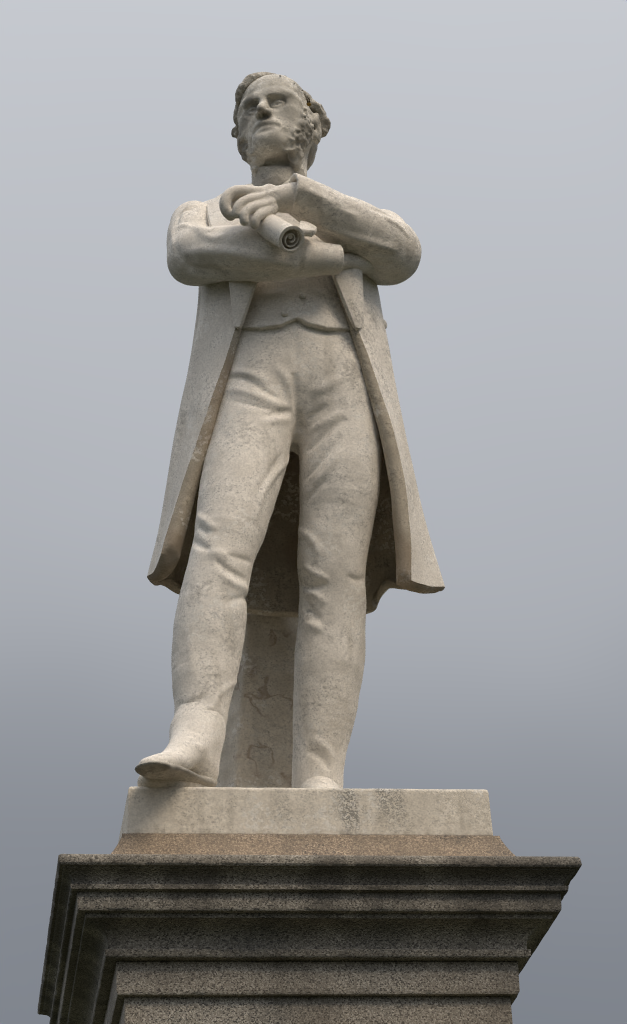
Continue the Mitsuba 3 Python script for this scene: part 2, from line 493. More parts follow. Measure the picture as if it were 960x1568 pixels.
cap = [(0.4625, -0.1305), (0.467, -0.132)] + arc((0.468, -0.139), (0.518, -0.222), -0.004, 12) + [(0.524, -0.236), (0.522, -0.2385), (0.51, -0.246)]
emit('pedestal__cap_stone', course(cap, 3), 'granite_brown', smooth=32, label='brown speckled granite cap stone')
cornice = ([(0.622, -0.2395), (0.629, -0.2455), (0.6295, -0.2625), (0.625, -0.2675), (0.617, -0.268)] + arc((0.616, -0.271), (0.590, -0.3025), -0.007, 10)
           + [(0.5905, -0.3045), (0.5985, -0.3055), (0.599, -0.3075), (0.598, -0.3165), (0.5925, -0.3185), (0.5835, -0.319), (0.582, -0.3225), (0.5815, -0.359), (0.579, -0.3635), (0.563, -0.3645)]
           + [(0.562, -0.373), (0.560, -0.3755)] + arc((0.552, -0.3765), (0.506, -0.434), -0.0165, 14)
           + [(0.5065, -0.4365), (0.513, -0.4375), (0.5138, -0.4395), (0.5125, -0.4535), (0.509, -0.4565), (0.487, -0.457)])
emit('pedestal__cornice', course(cornice, 11), 'granite_sooty', smooth=32, label='sooty moulded granite cornice')
neck = [(0.482, -0.4575), (0.485, -0.4595), (0.485, -0.533), (0.4825, -0.539), (0.466, -0.5395)]
emit('pedestal__necking', course(neck, 23), 'granite', smooth=32)
shaft = [(0.464, -0.540), (0.465, -0.5405), (0.475, -1.6), (0.49, -3.2), (0.485, -3.205)]
emit('pedestal__shaft', course(shaft, 31, seg=70), 'granite', smooth=32)
foot = [(0.50, -3.2055), (0.53, -3.235), (0.57, -3.31), (0.60, -3.33), (0.60, -3.52), (0.585, -3.53), (0.70, -3.534), (0.71, -3.55), (0.71, -4.0), (0.70, -4.004)]
emit('pedestal__foot', course(foot, 37, seg=40), 'granite', smooth=32)
labels['pedestal'] = {'label': 'tall square granite pedestal with a dark moulded cornice under the white marble statue', 'category': 'pedestal'}

# ------------------------------------------------------------------ statue: block under the feet
c = Clay((-0.50, -0.56, -0.10), (-0.10, -0.1, 0.12), 0.006)
block = [(0.425, 0.0), (0.438, -0.0004), (0.4435, -0.0016), (0.4473, -0.0042), (0.4492, -0.0075), (0.4500, -0.012), (0.4533, -0.124), (0.4528, -0.128), (0.449, -0.1300), (0.447, -0.1302)]
c.chain([(-0.391, -0.425, 0.017, 0.036), (-0.357, -0.410, 0.021, 0.044), (-0.307, -0.360, 0.026, 0.046), (-0.267, -0.280, 0.048, 0.046)], k=0.035, sc=(1, 1, 0.85))
c.rough(0.003, 28, 5)
emit('statue__block', trimesh.util.concatenate([course(block, 51, seg=110, chip=0.0026), c.mesh()]), 'marble_block', smooth=28, label='pale marble block streaked with dark run-off stains')

# ------------------------------------------------------------------ statue: trousers
c = Clay((-0.42, -0.45, -0.01), (0.38, 0.24, 1.70), 0.004)
# leg that stands forward
c.chain([(-0.022, -0.020, 1.524, 0.112), (-0.059, -0.060, 1.330, 0.121), (-0.083, -0.100, 1.142, 0.116), (-0.119, -0.150, 0.974, 0.107), (-0.151, -0.190, 0.834, 0.095), (-0.179, -0.210, 0.727, 0.085),
         (-0.201, -0.215, 0.628, 0.088), (-0.215, -0.215, 0.534, 0.095), (-0.226, -0.220, 0.447, 0.091), (-0.238, -0.235, 0.357, 0.080), (-0.246, -0.250, 0.278, 0.069), (-0.256, -0.255, 0.218, 0.065)], k=0.03)
# leg that carries the weight
c.chain([(0.163, -0.020, 1.531, 0.116), (0.181, -0.040, 1.349, 0.122), (0.183, -0.050, 1.176, 0.117), (0.173, -0.060, 1.027, 0.111), (0.159, -0.050, 0.910, 0.101), (0.144, -0.045, 0.812, 0.095),
         (0.145, -0.030, 0.730, 0.091), (0.141, -0.010, 0.631, 0.093), (0.132, 0.000, 0.538, 0.096), (0.122, 0.010, 0.446, 0.090), (0.109, 0.020, 0.355, 0.081), (0.095, 0.030, 0.256, 0.070), (0.089, 0.030, 0.172, 0.068), (0.086, 0.040, 0.080, 0.066)], k=0.03)


def belly(c, grow, k):
    c.chain([(0.055, -0.01, 1.36, 0.160 + grow), (0.055, 0.0, 1.46, 0.168 + grow), (0.055, 0.0, 1.66, 0.168 + grow), (0.06, 0.0, 1.88, 0.165 + grow)], k=k, sc=(1.12, 0.92, 1))
    c.ball((0.055, -0.075, 1.43), (0.12 + grow, 0.09 + grow, 0.15 + grow), 0.07)


belly(c, 0.0, 0.08)
G, R_ = -1, 1
for pts, amp, w in (
        # the forward thigh
        ([(-0.159, -0.175, 1.318), (-0.100, -0.177, 1.303), (-0.055, -0.188, 1.269), (-0.007, -0.181, 1.247)], -0.009, 0.011), ([(-0.154, -0.175, 1.339), (-0.087, -0.187, 1.319), (-0.029, -0.186, 1.290)], 0.006, 0.014),
        ([(-0.163, -0.173, 1.280), (-0.099, -0.199, 1.256), (-0.036, -0.201, 1.228), (0.028, -0.156, 1.233)], 0.008, 0.014), ([(-0.049, -0.207, 1.173), (-0.008, -0.179, 1.199), (0.037, -0.145, 1.224)], -0.010, 0.010),
        ([(-0.143, -0.175, 1.239), (-0.073, -0.203, 1.205), (-0.017, -0.187, 1.202)], -0.004, 0.012), ([(-0.063, -0.217, 1.145), (-0.011, -0.196, 1.169), (0.035, -0.140, 1.200)], 0.005, 0.012),
        ([(0.078, 0.217, 1.280), (-0.018, -0.204, 1.000), (-0.067, -0.252, 0.903), (-0.095, -0.266, 0.824)], 0.007, 0.010), ([(0.005, -0.173, 1.086), (-0.043, -0.221, 0.990), (-0.085, -0.260, 0.901)], -0.005, 0.012),
        # its knee and shin
        ([(-0.241, -0.192, 0.872), (-0.225, -0.266, 0.818), (-0.197, -0.286, 0.782)], 0.006, 0.011), ([(-0.252, -0.211, 0.789), (-0.237, -0.263, 0.746), (-0.216, -0.290, 0.725)], -0.008, 0.010), ([(-0.241, -0.237, 0.816), (-0.219, -0.275, 0.775)], -0.005, 0.008),
        ([(-0.203, -0.299, 0.688), (-0.165, -0.291, 0.658), (-0.119, -0.254, 0.653)], -0.009, 0.011), ([(-0.190, -0.301, 0.656), (-0.153, -0.296, 0.624), (-0.111, -0.226, 0.639)], 0.007, 0.012), ([(-0.175, -0.301, 0.707), (-0.138, -0.279, 0.703), (-0.104, -0.244, 0.711)], -0.006, 0.009),
        ([(-0.223, -0.290, 0.706), (-0.193, -0.302, 0.709), (-0.166, -0.296, 0.694)], 0.005, 0.016), ([(-0.168, -0.297, 0.601), (-0.141, -0.273, 0.592), (-0.060, 0.229, 0.818)], -0.005, 0.010),
        ([(-0.068, 0.288, 0.678), (-0.173, -0.283, 0.337), (-0.207, -0.307, 0.263)], 0.004, 0.010), ([(-0.275, -0.294, 0.495), (-0.274, -0.303, 0.419), (-0.271, -0.312, 0.323)], 0.003, 0.018),
        ([(-0.318, -0.301, 0.235), (-0.294, -0.329, 0.227), (-0.266, -0.332, 0.240), (-0.218, -0.316, 0.268)], 0.012, 0.012), ([(-0.311, -0.268, 0.288), (-0.272, -0.311, 0.277), (-0.234, -0.317, 0.305)], -0.005, 0.012),
        # the standing leg
        ([(0.081, -0.122, 1.210), (0.107, -0.140, 1.223), (0.137, -0.158, 1.239)], -0.007, 0.010), ([(0.078, -0.105, 1.118), (0.113, -0.141, 1.138), (0.157, -0.159, 1.174), (0.185, -0.165, 1.196)], -0.009, 0.011),
        ([(0.081, -0.112, 1.177), (0.122, -0.156, 1.188), (0.172, -0.165, 1.221)], 0.006, 0.013), ([(0.068, -0.092, 1.033), (0.102, -0.139, 1.055), (0.137, -0.159, 1.096), (0.168, -0.167, 1.146)], -0.008, 0.010),
        ([(0.088, -0.129, 1.003), (0.125, -0.166, 1.039), (0.167, -0.171, 1.101)], 0.006, 0.013), ([(0.066, -0.088, 0.959), (0.094, -0.130, 0.984), (0.124, -0.157, 1.006)], -0.005, 0.010), ([(0.096, 0.249, 1.074), (0.070, -0.111, 0.857), (0.082, -0.114, 0.796)], 0.004, 0.014),
        ([(0.059, -0.083, 0.778), (0.089, -0.116, 0.739), (0.124, -0.121, 0.724)], 0.009, 0.011), ([(0.055, -0.041, 0.743), (0.082, -0.086, 0.713), (0.118, -0.115, 0.713)], -0.011, 0.010), ([(0.063, -0.063, 0.698), (0.078, -0.072, 0.655), (0.099, -0.091, 0.613)], -0.010, 0.010),
        ([(0.067, -0.070, 0.709), (0.089, -0.100, 0.682), (0.115, -0.105, 0.654)], 0.006, 0.011), ([(0.055, -0.049, 0.635), (0.078, -0.084, 0.599), (0.108, -0.095, 0.587)], 0.006, 0.012), ([(0.060, -0.054, 0.667), (0.073, -0.070, 0.645)], -0.008, 0.010), ([(0.171, -0.122, 0.737), (0.200, -0.100, 0.731), (0.226, -0.074, 0.752)], -0.004, 0.012),
        ([(0.074, -0.044, 0.291), (0.107, -0.045, 0.262), (0.130, -0.029, 0.232)], 0.006, 0.012), ([(0.058, -0.029, 0.259), (0.091, -0.034, 0.239), (0.113, -0.034, 0.202)], -0.008, 0.010), ([(0.033, -0.007, 0.380), (0.037, -0.008, 0.324), (0.044, -0.019, 0.263)], -0.005, 0.008),
        # fly and fork
        ([(0.055, -0.182, 1.450), (0.051, -0.179, 1.414), (0.048, -0.177, 1.373), (0.044, -0.169, 1.315)], -0.0075, 0.0065), ([(-0.093, -0.155, 1.479), (-0.041, -0.169, 1.459), (0.011, -0.177, 1.463), (0.052, -0.177, 1.488)], -0.007, 0.010), ([(0.068, -0.175, 1.491), (0.093, -0.172, 1.476), (0.142, -0.168, 1.465), (0.213, -0.167, 1.474)], -0.007, 0.010), ([(0.042, -0.174, 1.331), (0.044, -0.156, 1.280), (0.051, -0.130, 1.232)], -0.012, 0.011), ([(0.049, -0.137, 1.238), (0.058, -0.109, 1.213), (0.065, -0.094, 1.189)], -0.014, 0.011),
        ([(-0.012, -0.185, 1.344), (0.019, -0.183, 1.306), (0.035, -0.158, 1.258)], 0.006, 0.016), ([(0.079, -0.157, 1.281), (0.133, -0.171, 1.295), (0.191, -0.167, 1.340)], 0.005, 0.018)):
    c.fold(pts, (2.6 if amp < 0 else 1.3) * amp, (0.62 if amp < 0 else 0.85) * w, fine=16)
# the forward trouser leg ends over the instep
sl, X, Y, Z = c.part((-1, -1, -1), (-0.12, 1, 0.4))
p0, p1 = np.array([(-0.279, -0.335, 0.175)]).ravel(), np.array([(-0.310, -0.190, 0.211)]).ravel()
slope = (p1[2] - p0[2]) / (p1[1] - p0[1])
c.D[sl] = np.maximum(c.D[sl], (p0[2] + slope * (Y - p0[1]) + 0.007 * np.sin(X * 75) - 0.03 * np.clip(np.abs((X - p0[0] - 0.01) / 0.055), 0, 1.2) ** 2 - Z) * 0.9)
c.rough(0.0028, 16, 4)
trousers = c
emit('statue__trousers', c.mesh(), 'marble')

# ------------------------------------------------------------------ statue: shoes
c = Clay((-0.52, -0.66, -0.02), (-0.14, -0.14, 0.34), 0.0045)
c.chain([(-0.250, -0.252, 0.268, 0.061), (-0.257, -0.262, 0.197, 0.060), (-0.266, -0.285, 0.103, 0.058)], k=0.03)
c.chain([(-0.262, -0.280, 0.215, 0.048), (-0.293, -0.350, 0.137, 0.044), (-0.335, -0.430, 0.070, 0.037), (-0.374, -0.500, 0.036, 0.030), (-0.403, -0.540, 0.017, 0.024)], k=0.05, sc=(1.15, 1, 0.85))
c.fold([(-0.296, -0.352, 0.196), (-0.272, -0.369, 0.172), (-0.240, -0.352, 0.183)], -0.006, 0.01)
c.fold([(-0.288, -0.407, 0.133), (-0.266, -0.403, 0.123), (-0.234, -0.355, 0.145)], 0.004, 0.012)
c.rough(0.0014, 30, 6)
emit('statue__shoe', c.mesh(), 'marble')
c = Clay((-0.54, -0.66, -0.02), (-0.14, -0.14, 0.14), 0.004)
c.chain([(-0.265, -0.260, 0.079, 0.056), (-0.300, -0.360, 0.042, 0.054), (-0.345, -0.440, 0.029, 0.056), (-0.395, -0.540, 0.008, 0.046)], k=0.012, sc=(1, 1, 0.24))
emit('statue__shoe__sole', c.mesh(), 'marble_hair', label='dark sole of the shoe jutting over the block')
c = Clay((-0.05, -0.3, -0.02), (0.22, 0.14, 0.26), 0.006)
c.chain([(0.085, 0.04, 0.05, 0.055), (0.085, -0.06, 0.07, 0.052), (0.08, -0.16, 0.045, 0.045), (0.075, -0.22, 0.035, 0.035)], k=0.02)
c.chain([(0.088, 0.02, 0.16, 0.06), (0.09, -0.06, 0.10, 0.045)], k=0.04)
emit('statue__shoe_001', c.mesh(), 'marble')

# ------------------------------------------------------------------ statue: waistcoat
c = Clay((-0.22, -0.32, 1.40), (0.34, 0.0, 1.90), 0.004)
sl, X, Y, Z = c.part((-1, -1, -1), (3, 3, 3))
grid = np.stack(np.broadcast_arrays(X, Y, np.minimum(Z, 1.66)), -1).reshape(-1, 3)
c.D = (trousers.value(grid).reshape(c.D.shape) - 0.009).astype(np.float32)
belly(c, 0.009, 0.03)
hem = np.array([(-0.172, -0.160, 1.498), (-0.109, -0.170, 1.483), (-0.046, -0.180, 1.467), (0.009, -0.185, 1.472), (0.056, -0.190, 1.499), (0.083, -0.185, 1.481), (0.139, -0.180, 1.471), (0.225, -0.170, 1.487), (0.313, -0.150, 1.510)]).reshape(-1, 3)
sl, X, Y, Z = c.part((-1, -1, -1), (3, 3, 3))
c.D = np.maximum(c.D, np.interp(X, hem[:, 0], hem[:, 2]).astype(np.float32) - Z + 0 * Y)
for pts, amp, w in (([(0.054, -0.172, 1.610), (0.055, -0.180, 1.558), (0.059, -0.193, 1.503)], -0.005, 0.004), ([(-0.073, -0.202, 1.547), (-0.021, -0.169, 1.582), (0.033, -0.175, 1.585)], 0.003, 0.012), ([(0.091, -0.171, 1.597), (0.147, -0.164, 1.595), (0.187, -0.207, 1.558)], 0.003, 0.012),
                    ([(0.078, -0.188, 1.519), (0.079, -0.190, 1.510)], -0.004, 0.006)):
    c.fold(pts, amp, w)
emit('statue__waistcoat', c.mesh(), 'marble')
waistcoat = c


def button(key, at, r, clay, h=0.006):
    p = clay.snap(np.array([at]))[0]
    b = trimesh.creation.revolve(np.array([(0, h), (r * 0.7, h), (r * 0.93, h * 0.75), (r, h * 0.3), (r * 0.96, -0.012), (0, -0.012)]), sections=20)
    e = np.eye(3) * clay.h
    n = np.array([clay.value(p[None] + e[i])[0] - clay.value(p[None] - e[i])[0] for i in range(3)])
    b.apply_transform(trimesh.geometry.align_vectors([0, 0, 1], n / np.linalg.norm(n)))
    b.apply_translation(p)
    emit(key, b, 'marble', smooth=40)


button('statue__waistcoat__button', (0.021, -0.190, 1.508), 0.0105, c, 0.009)
button('statue__waistcoat__button_001', (0.077, -0.190, 1.581), 0.0105, c, 0.007)

# ------------------------------------------------------------------ statue: coat (skirt sheet, body and sleeves)
net = [
    [(-0.042, -0.175, 1.702), (-0.126, -0.130, 1.719), (-0.193, -0.020, 1.780), (-0.165, 0.12, 1.76), (-0.06, 0.185, 1.76), (0.06, 0.20, 1.76), (0.18, 0.185, 1.76), (0.27, 0.12, 1.76), (0.305, -0.020, 1.800), (0.249, -0.120, 1.736), (0.165, -0.175, 1.703)],
    [(-0.115, -0.175, 1.480), (-0.169, -0.130, 1.505), (-0.211, 0.000, 1.572), (-0.19, 0.13, 1.50), (-0.075, 0.19, 1.50), (0.06, 0.205, 1.50), (0.19, 0.19, 1.50), (0.295, 0.13, 1.50), (0.340, 0.000, 1.592), (0.292, -0.110, 1.526), (0.225, -0.175, 1.492)],
    [(-0.180, -0.175, 1.273), (-0.222, -0.120, 1.292), (-0.251, 0.020, 1.364), (-0.225, 0.16, 1.26), (-0.09, 0.225, 1.26), (0.06, 0.24, 1.26), (0.205, 0.22, 1.26), (0.33, 0.15, 1.26), (0.367, 0.020, 1.388), (0.330, -0.090, 1.326), (0.285, -0.165, 1.289)],
    [(-0.241, -0.160, 1.086), (-0.267, -0.100, 1.106), (-0.285, 0.030, 1.163), (-0.255, 0.185, 1.05), (-0.11, 0.26, 1.05), (0.06, 0.275, 1.05), (0.225, 0.25, 1.05), (0.365, 0.165, 1.05), (0.395, 0.030, 1.182), (0.367, -0.070, 1.129), (0.332, -0.150, 1.093)],
    [(-0.292, -0.140, 0.925), (-0.305, -0.080, 0.934), (-0.312, 0.040, 0.979), (-0.28, 0.20, 0.90), (-0.13, 0.26, 0.90), (0.055, 0.275, 0.90), (0.235, 0.255, 0.90), (0.375, 0.18, 0.90), (0.424, 0.040, 0.991), (0.393, -0.060, 0.941), (0.349, -0.140, 0.910)],
    [(-0.330, -0.130, 0.785), (-0.344, -0.070, 0.766), (-0.352, 0.050, 0.789), (-0.277, 0.170, 0.824), (-0.14, 0.25, 0.81), (0.020, 0.262, 0.781), (0.282, 0.255, 0.799), (0.334, 0.190, 0.827), (0.465, 0.050, 0.785), (0.421, -0.060, 0.734), (0.346, -0.130, 0.719)],
]
net = [[tuple(q) for q in row] for row in net]
sheet = spline_sheet(net, 150, 120)
u = np.linspace(0, 1, 150)
thick = 0.026 + 0.026 * np.maximum(np.clip(1 - u / 0.10, 0, 1), np.clip(1 - (1 - u) / 0.10, 0, 1)) ** 0.5
down = np.linspace(0.45, 1, 120)[:, None]
th = np.maximum(thick[None] * down, 0.018)
nn = sheet_normals(sheet)
sign = 1 if (nn[60, 75] @ np.array([0, 1, 0])) > 0 else -1
sheet = sheet + (sign * nn) * ((meshkit.fbm(sheet * [6, 6, 2.5], 3, 21) - 0.5) * 0.012)[..., None]
vv_ = np.linspace(0, 1, 120)[:, None]
for at, amp, wd in ((0.10, 0.011, 0.022), (0.165, -0.008, 0.018), (0.90, 0.006, 0.02), (0.845, -0.006, 0.018), (0.30, 0.010, 0.03), (0.45, -0.010, 0.03), (0.60, 0.010, 0.03), (0.72, -0.008, 0.03)):
    sheet = sheet + (sign * nn) * (amp * np.exp(-((u[None] - at) / wd) ** 2) * np.clip(vv_ * 3, 0, 1))[..., None]
wear = meshkit.fbm(sheet * [16, 16, 11], 3, 31) - 0.5
sheet[..., 2] += wear * 0.010 * vv_ ** 8
sheet[..., 0] += wear * 0.005 * (np.exp(-u / 0.02) - np.exp(-(1 - u) / 0.02))[None]
outer, inner = solid_sheet(sheet, th, sign)

s = Clay((-0.30, -0.30, 1.50), (0.46, 0.24, 2.14), 0.006)
s.chain([(0.055, 0.02, 1.62, 0.185), (0.06, 0.02, 1.78, 0.20), (0.06, 0.025, 1.86, 0.18)], k=0.03, sc=(1.1, 0.9, 1))
s.chain([(-0.193, 0.020, 1.912, 0.057), (-0.104, 0.030, 1.967, 0.060), (0.05, 0.035, 1.945, 0.075), (0.198, 0.030, 1.971, 0.060), (0.321, 0.020, 1.911, 0.058)], k=0.05)
s.rough(0.002, 20, 8)
body = s.mesh()
s = Clay((-0.34, -0.45, 1.44), (0.34, 0.10, 2.06), 0.004)
s.chain([(-0.207, 0.010, 1.919, 0.073), (-0.216, -0.050, 1.831, 0.079), (-0.211, -0.100, 1.756, 0.081), (-0.143, -0.200, 1.697, 0.079), (-0.049, -0.260, 1.660, 0.077), (0.051, -0.275, 1.644, 0.057), (0.179, -0.250, 1.660, 0.042), (0.223, -0.240, 1.666, 0.039)], k=0.03)
s.ball((-0.232, -0.100, 1.725), (0.055, 0.06, 0.05), 0.05)
p = np.array([(0.177, -0.250, 1.658)]).ravel()
sl, X, Y, Z = s.part((-1, -1, -1), (1, 1, 3))
s.D = np.maximum(s.D, 0.98 * (X - p[0]) + 0.12 * (Y - p[1]) + 0.02 * Z - 0.02 * p[2])
s.chain([(0.160, -0.252, 1.656, 0.033), (0.223, -0.240, 1.663, 0.033)], k=0.004, carve=True)
for pts, amp, w in (([(-0.266, -0.169, 1.710), (-0.195, -0.261, 1.664), (-0.110, -0.314, 1.623), (-0.021, -0.324, 1.594), (0.055, -0.305, 1.597)], 0.010, 0.017), ([(-0.258, -0.152, 1.679), (-0.173, -0.218, 1.632), (-0.070, -0.273, 1.594), (0.017, -0.306, 1.587)], -0.007, 0.016), ([(-0.248, -0.133, 1.662), (-0.170, -0.183, 1.619), (-0.082, -0.223, 1.596)], 0.006, 0.012),
                    ([(-0.298, -0.150, 1.836), (-0.254, -0.089, 1.897), (-0.211, -0.098, 1.902)], -0.005, 0.009), ([(-0.290, -0.150, 1.862), (-0.238, -0.081, 1.926), (-0.201, -0.080, 1.927)], 0.005, 0.010), ([(-0.277, -0.121, 1.819), (-0.238, -0.159, 1.812), (-0.201, -0.240, 1.750), (-0.162, -0.230, 1.771)], 0.005, 0.012),
                    ([(-0.283, -0.153, 1.754), (-0.267, -0.163, 1.706), (-0.231, -0.167, 1.661)], -0.005, 0.012), ([(-0.283, -0.084, 1.856), (-0.288, -0.131, 1.783), (-0.280, -0.155, 1.726)], 0.004, 0.012), ([(0.061, -0.331, 1.654), (0.055, -0.321, 1.615), (0.050, -0.283, 1.588)], -0.007, 0.0065), ([(0.073, -0.328, 1.657), (0.069, -0.327, 1.622), (0.060, -0.297, 1.593)], 0.003, 0.008),
                    ([(-0.220, -0.160, 1.811), (-0.194, -0.264, 1.712), (-0.150, -0.288, 1.713)], 0.004, 0.014)):
    s.fold(pts, (2.6 if amp < 0 else 1.4) * amp, (0.7 if amp < 0 else 0.85) * w)
s.rough(0.003, 16, 8)
low = s.mesh()
s = Clay((-0.06, -0.50, 1.50), (0.50, 0.12, 2.12), 0.004)
s.chain([(0.343, 0.000, 1.904, 0.073), (0.342, -0.070, 1.833, 0.084), (0.335, -0.120, 1.779, 0.092), (0.264, -0.190, 1.779, 0.086), (0.169, -0.265, 1.785, 0.074), (0.062, -0.335, 1.805, 0.059), (-0.011, -0.375, 1.815, 0.051)], k=0.03)
s.ball((0.339, -0.090, 1.762), (0.075, 0.07, 0.055), 0.06)
p = np.array([(0.028, -0.345, 1.803)]).ravel()
sl, X, Y, Z = s.part((-3, -3, -3), (3, 3, 3))
s.D = np.maximum(s.D, -0.98 * (X - p[0]) - 0.2 * (Y - p[1]) + 0.02 * (Z - p[2]))
s.chain([(0.041, -0.342, 1.806, 0.048), (-0.005, -0.372, 1.810, 0.048)], k=0.004, carve=True)
for pts, amp, w in (([(0.042, -0.404, 1.802), (0.128, -0.369, 1.777), (0.224, -0.315, 1.765)], 0.006, 0.015), ([(0.057, -0.335, 1.746), (0.152, -0.302, 1.714), (0.271, -0.255, 1.710), (0.353, -0.208, 1.718)], 0.009, 0.014), ([(0.071, -0.362, 1.700), (0.176, -0.264, 1.713), (0.286, -0.220, 1.701)], -0.006, 0.012),
                    ([(0.307, -0.263, 1.798), (0.350, -0.238, 1.794), (0.389, -0.200, 1.774)], 0.008, 0.010), ([(0.281, -0.279, 1.800), (0.273, -0.283, 1.766), (0.262, -0.271, 1.729)], -0.003, 0.005), ([(0.250, -0.298, 1.804), (0.304, -0.254, 1.815), (0.352, -0.202, 1.832)], -0.004, 0.010),
                    ([(0.209, -0.227, 1.686), (0.270, -0.187, 1.692), (0.338, -0.179, 1.693)], -0.006, 0.010), ([(0.090, -0.386, 1.778), (0.167, -0.350, 1.771), (0.230, -0.313, 1.785)], -0.004, 0.012), ([(0.042, -0.356, 1.853), (0.033, -0.378, 1.784), (0.031, -0.344, 1.755)], 0.003, 0.005)):
    s.fold(pts, (2.6 if amp < 0 else 1.4) * amp, (0.7 if amp < 0 else 0.85) * w)
s.rough(0.003, 16, 9)
up = s.mesh()
emit('statue__coat', trimesh.util.concatenate([outer, body, low, up]), 'marble')
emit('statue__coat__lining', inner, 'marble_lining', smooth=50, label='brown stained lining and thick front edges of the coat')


def strip(rows, th, key, bsdf='marble', nu=14, nv=40):
    sh = spline_sheet(rows, nu, nv)
    nr = sheet_normals(sh)
    sg = 1 if nr[nv // 2, nu // 2] @ np.array([0, -1, -0.2]) > 0 else -1
    o, i = solid_sheet(sh, np.full(sh.shape[:2], th), sg)
    emit(key, trimesh.util.concatenate([o, i]), bsdf, smooth=45)


strip([[(-0.134, -0.200, 1.672), (-0.094, -0.204, 1.671), (-0.035, -0.205, 1.673)], [(-0.129, -0.185, 1.548), (-0.108, -0.200, 1.536), (-0.087, -0.207, 1.528)], [(-0.124, -0.175, 1.476), (-0.118, -0.185, 1.468), (-0.109, -0.190, 1.463)]], 0.02, 'statue__coat__lapel')
strip([[(0.146, -0.200, 1.694), (0.194, -0.206, 1.692), (0.250, -0.175, 1.713)], [(0.193, -0.207, 1.547), (0.220, -0.200, 1.548), (0.250, -0.175, 1.564)], [(0.220, -0.190, 1.477), (0.232, -0.185, 1.476), (0.248, -0.170, 1.496)]], 0.02, 'statue__coat__lapel_001')

strip([[(-0.174, -0.060, 1.954), (-0.120, -0.060, 1.997), (-0.048, -0.090, 2.008)], [(-0.181, -0.130, 1.876), (-0.134, -0.155, 1.879), (-0.059, -0.170, 1.908)], [(-0.179, -0.190, 1.793), (-0.142, -0.210, 1.778), (-0.093, -0.220, 1.780)]], 0.03, 'statue__coat__lapel_002')

for key, at, axis in (('statue__coat__button', (-0.188, -0.085, 1.507), (-0.62, -0.78, 0.02)), ('statue__coat__button_001', (0.326, -0.050, 1.569), (0.86, -0.5, 0.02))):
    b = trimesh.creation.revolve(np.array([(0, 0.009), (0.009, 0.008), (0.0135, 0.005), (0.0145, -0.001), (0.013, -0.02), (0, -0.02)]), sections=22)
    b.apply_transform(trimesh.geometry.align_vectors([0, 0, 1], np.array(axis) / np.linalg.norm(axis)))
    b.apply_translation(at)
    emit(key, b, 'marble', smooth=40)

# ------------------------------------------------------------------ statue: collar band round the neck
c = Clay((-0.1, -0.2, 1.92), (0.2, 0.16, 2.16), 0.004)
c.chain([(0.042, -0.020, 2.019, 0.083), (0.044, -0.020, 2.083, 0.081), (0.046, -0.020, 2.141, 0.079)], k=0.0, sc=(1, 1, 1))
sl, X, Y, Z = c.part((-1, -1, -1), (3, 3, 3))
c.D = np.maximum(c.D, (Z - 2.108 - 0.52 * (Y + 0.02) + 0 * X) * 0.9)
c.chain([(0.045, -0.02, 2.05, 0.072), (0.045, -0.02, 2.2, 0.072)], k=0.003, carve=True)
c.rough(0.0016, 30, 3)
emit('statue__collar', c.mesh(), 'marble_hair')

# ------------------------------------------------------------------ statue: hand
c = Clay((-0.19, -0.48, 1.64), (0.12, -0.22, 2.02), 0.0028)
# HAND
c.chain([(0.055, -0.335, 1.805, 0.046), (-0.006, -0.343, 1.792, 0.037), (-0.047, -0.345, 1.785, 0.029)], k=0.02)
c.chain([(-0.032, -0.348, 1.812, 0.023), (-0.074, -0.362, 1.797, 0.020), (-0.142, -0.378, 1.783, 0.017), (-0.161, -0.378, 1.748, 0.016), (-0.144, -0.365, 1.718, 0.015)], k=0.004)
c.chain([(-0.035, -0.358, 1.788, 0.021), (-0.080, -0.374, 1.769, 0.016), (-0.121, -0.388, 1.741, 0.013), (-0.130, -0.382, 1.713, 0.013)], k=0.003)
c.chain([(-0.034, -0.358, 1.769, 0.021), (-0.075, -0.376, 1.742, 0.016), (-0.108, -0.386, 1.711, 0.013), (-0.108, -0.380, 1.691, 0.013)], k=0.003)
c.chain([(-0.029, -0.355, 1.753, 0.021), (-0.054, -0.372, 1.724, 0.016), (-0.077, -0.380, 1.697, 0.013), (-0.079, -0.374, 1.686, 0.013)], k=0.003)
c.chain([(-0.015, -0.335, 1.812, 0.022), (-0.080, -0.335, 1.805, 0.020), (-0.117, -0.345, 1.782, 0.018), (-0.125, -0.350, 1.755, 0.018)], k=0.012)
for pts, amp, w in (([(0.003, -0.380, 1.801), (-0.036, -0.380, 1.790), (-0.066, -0.386, 1.774)], 0.0025, 0.005), ([(-0.001, -0.374, 1.773), (-0.036, -0.381, 1.755), (-0.060, -0.386, 1.738)], 0.0025, 0.005), ([(0.018, -0.377, 1.816), (0.011, -0.377, 1.780), (0.011, -0.353, 1.757)], -0.002, 0.006)):
    c.fold(pts, amp, w)
emit('statue__hand', c.mesh(), 'marble')
# the other hand, tucked under the upper sleeve
c = Clay((0.08, -0.34, 1.50), (0.42, -0.06, 1.86), 0.005)
c.chain([(0.159, -0.235, 1.662, 0.022), (0.233, -0.180, 1.694, 0.028), (0.320, -0.120, 1.730, 0.034)], k=0.01)
emit('statue__hand_001', c.mesh(), 'marble')

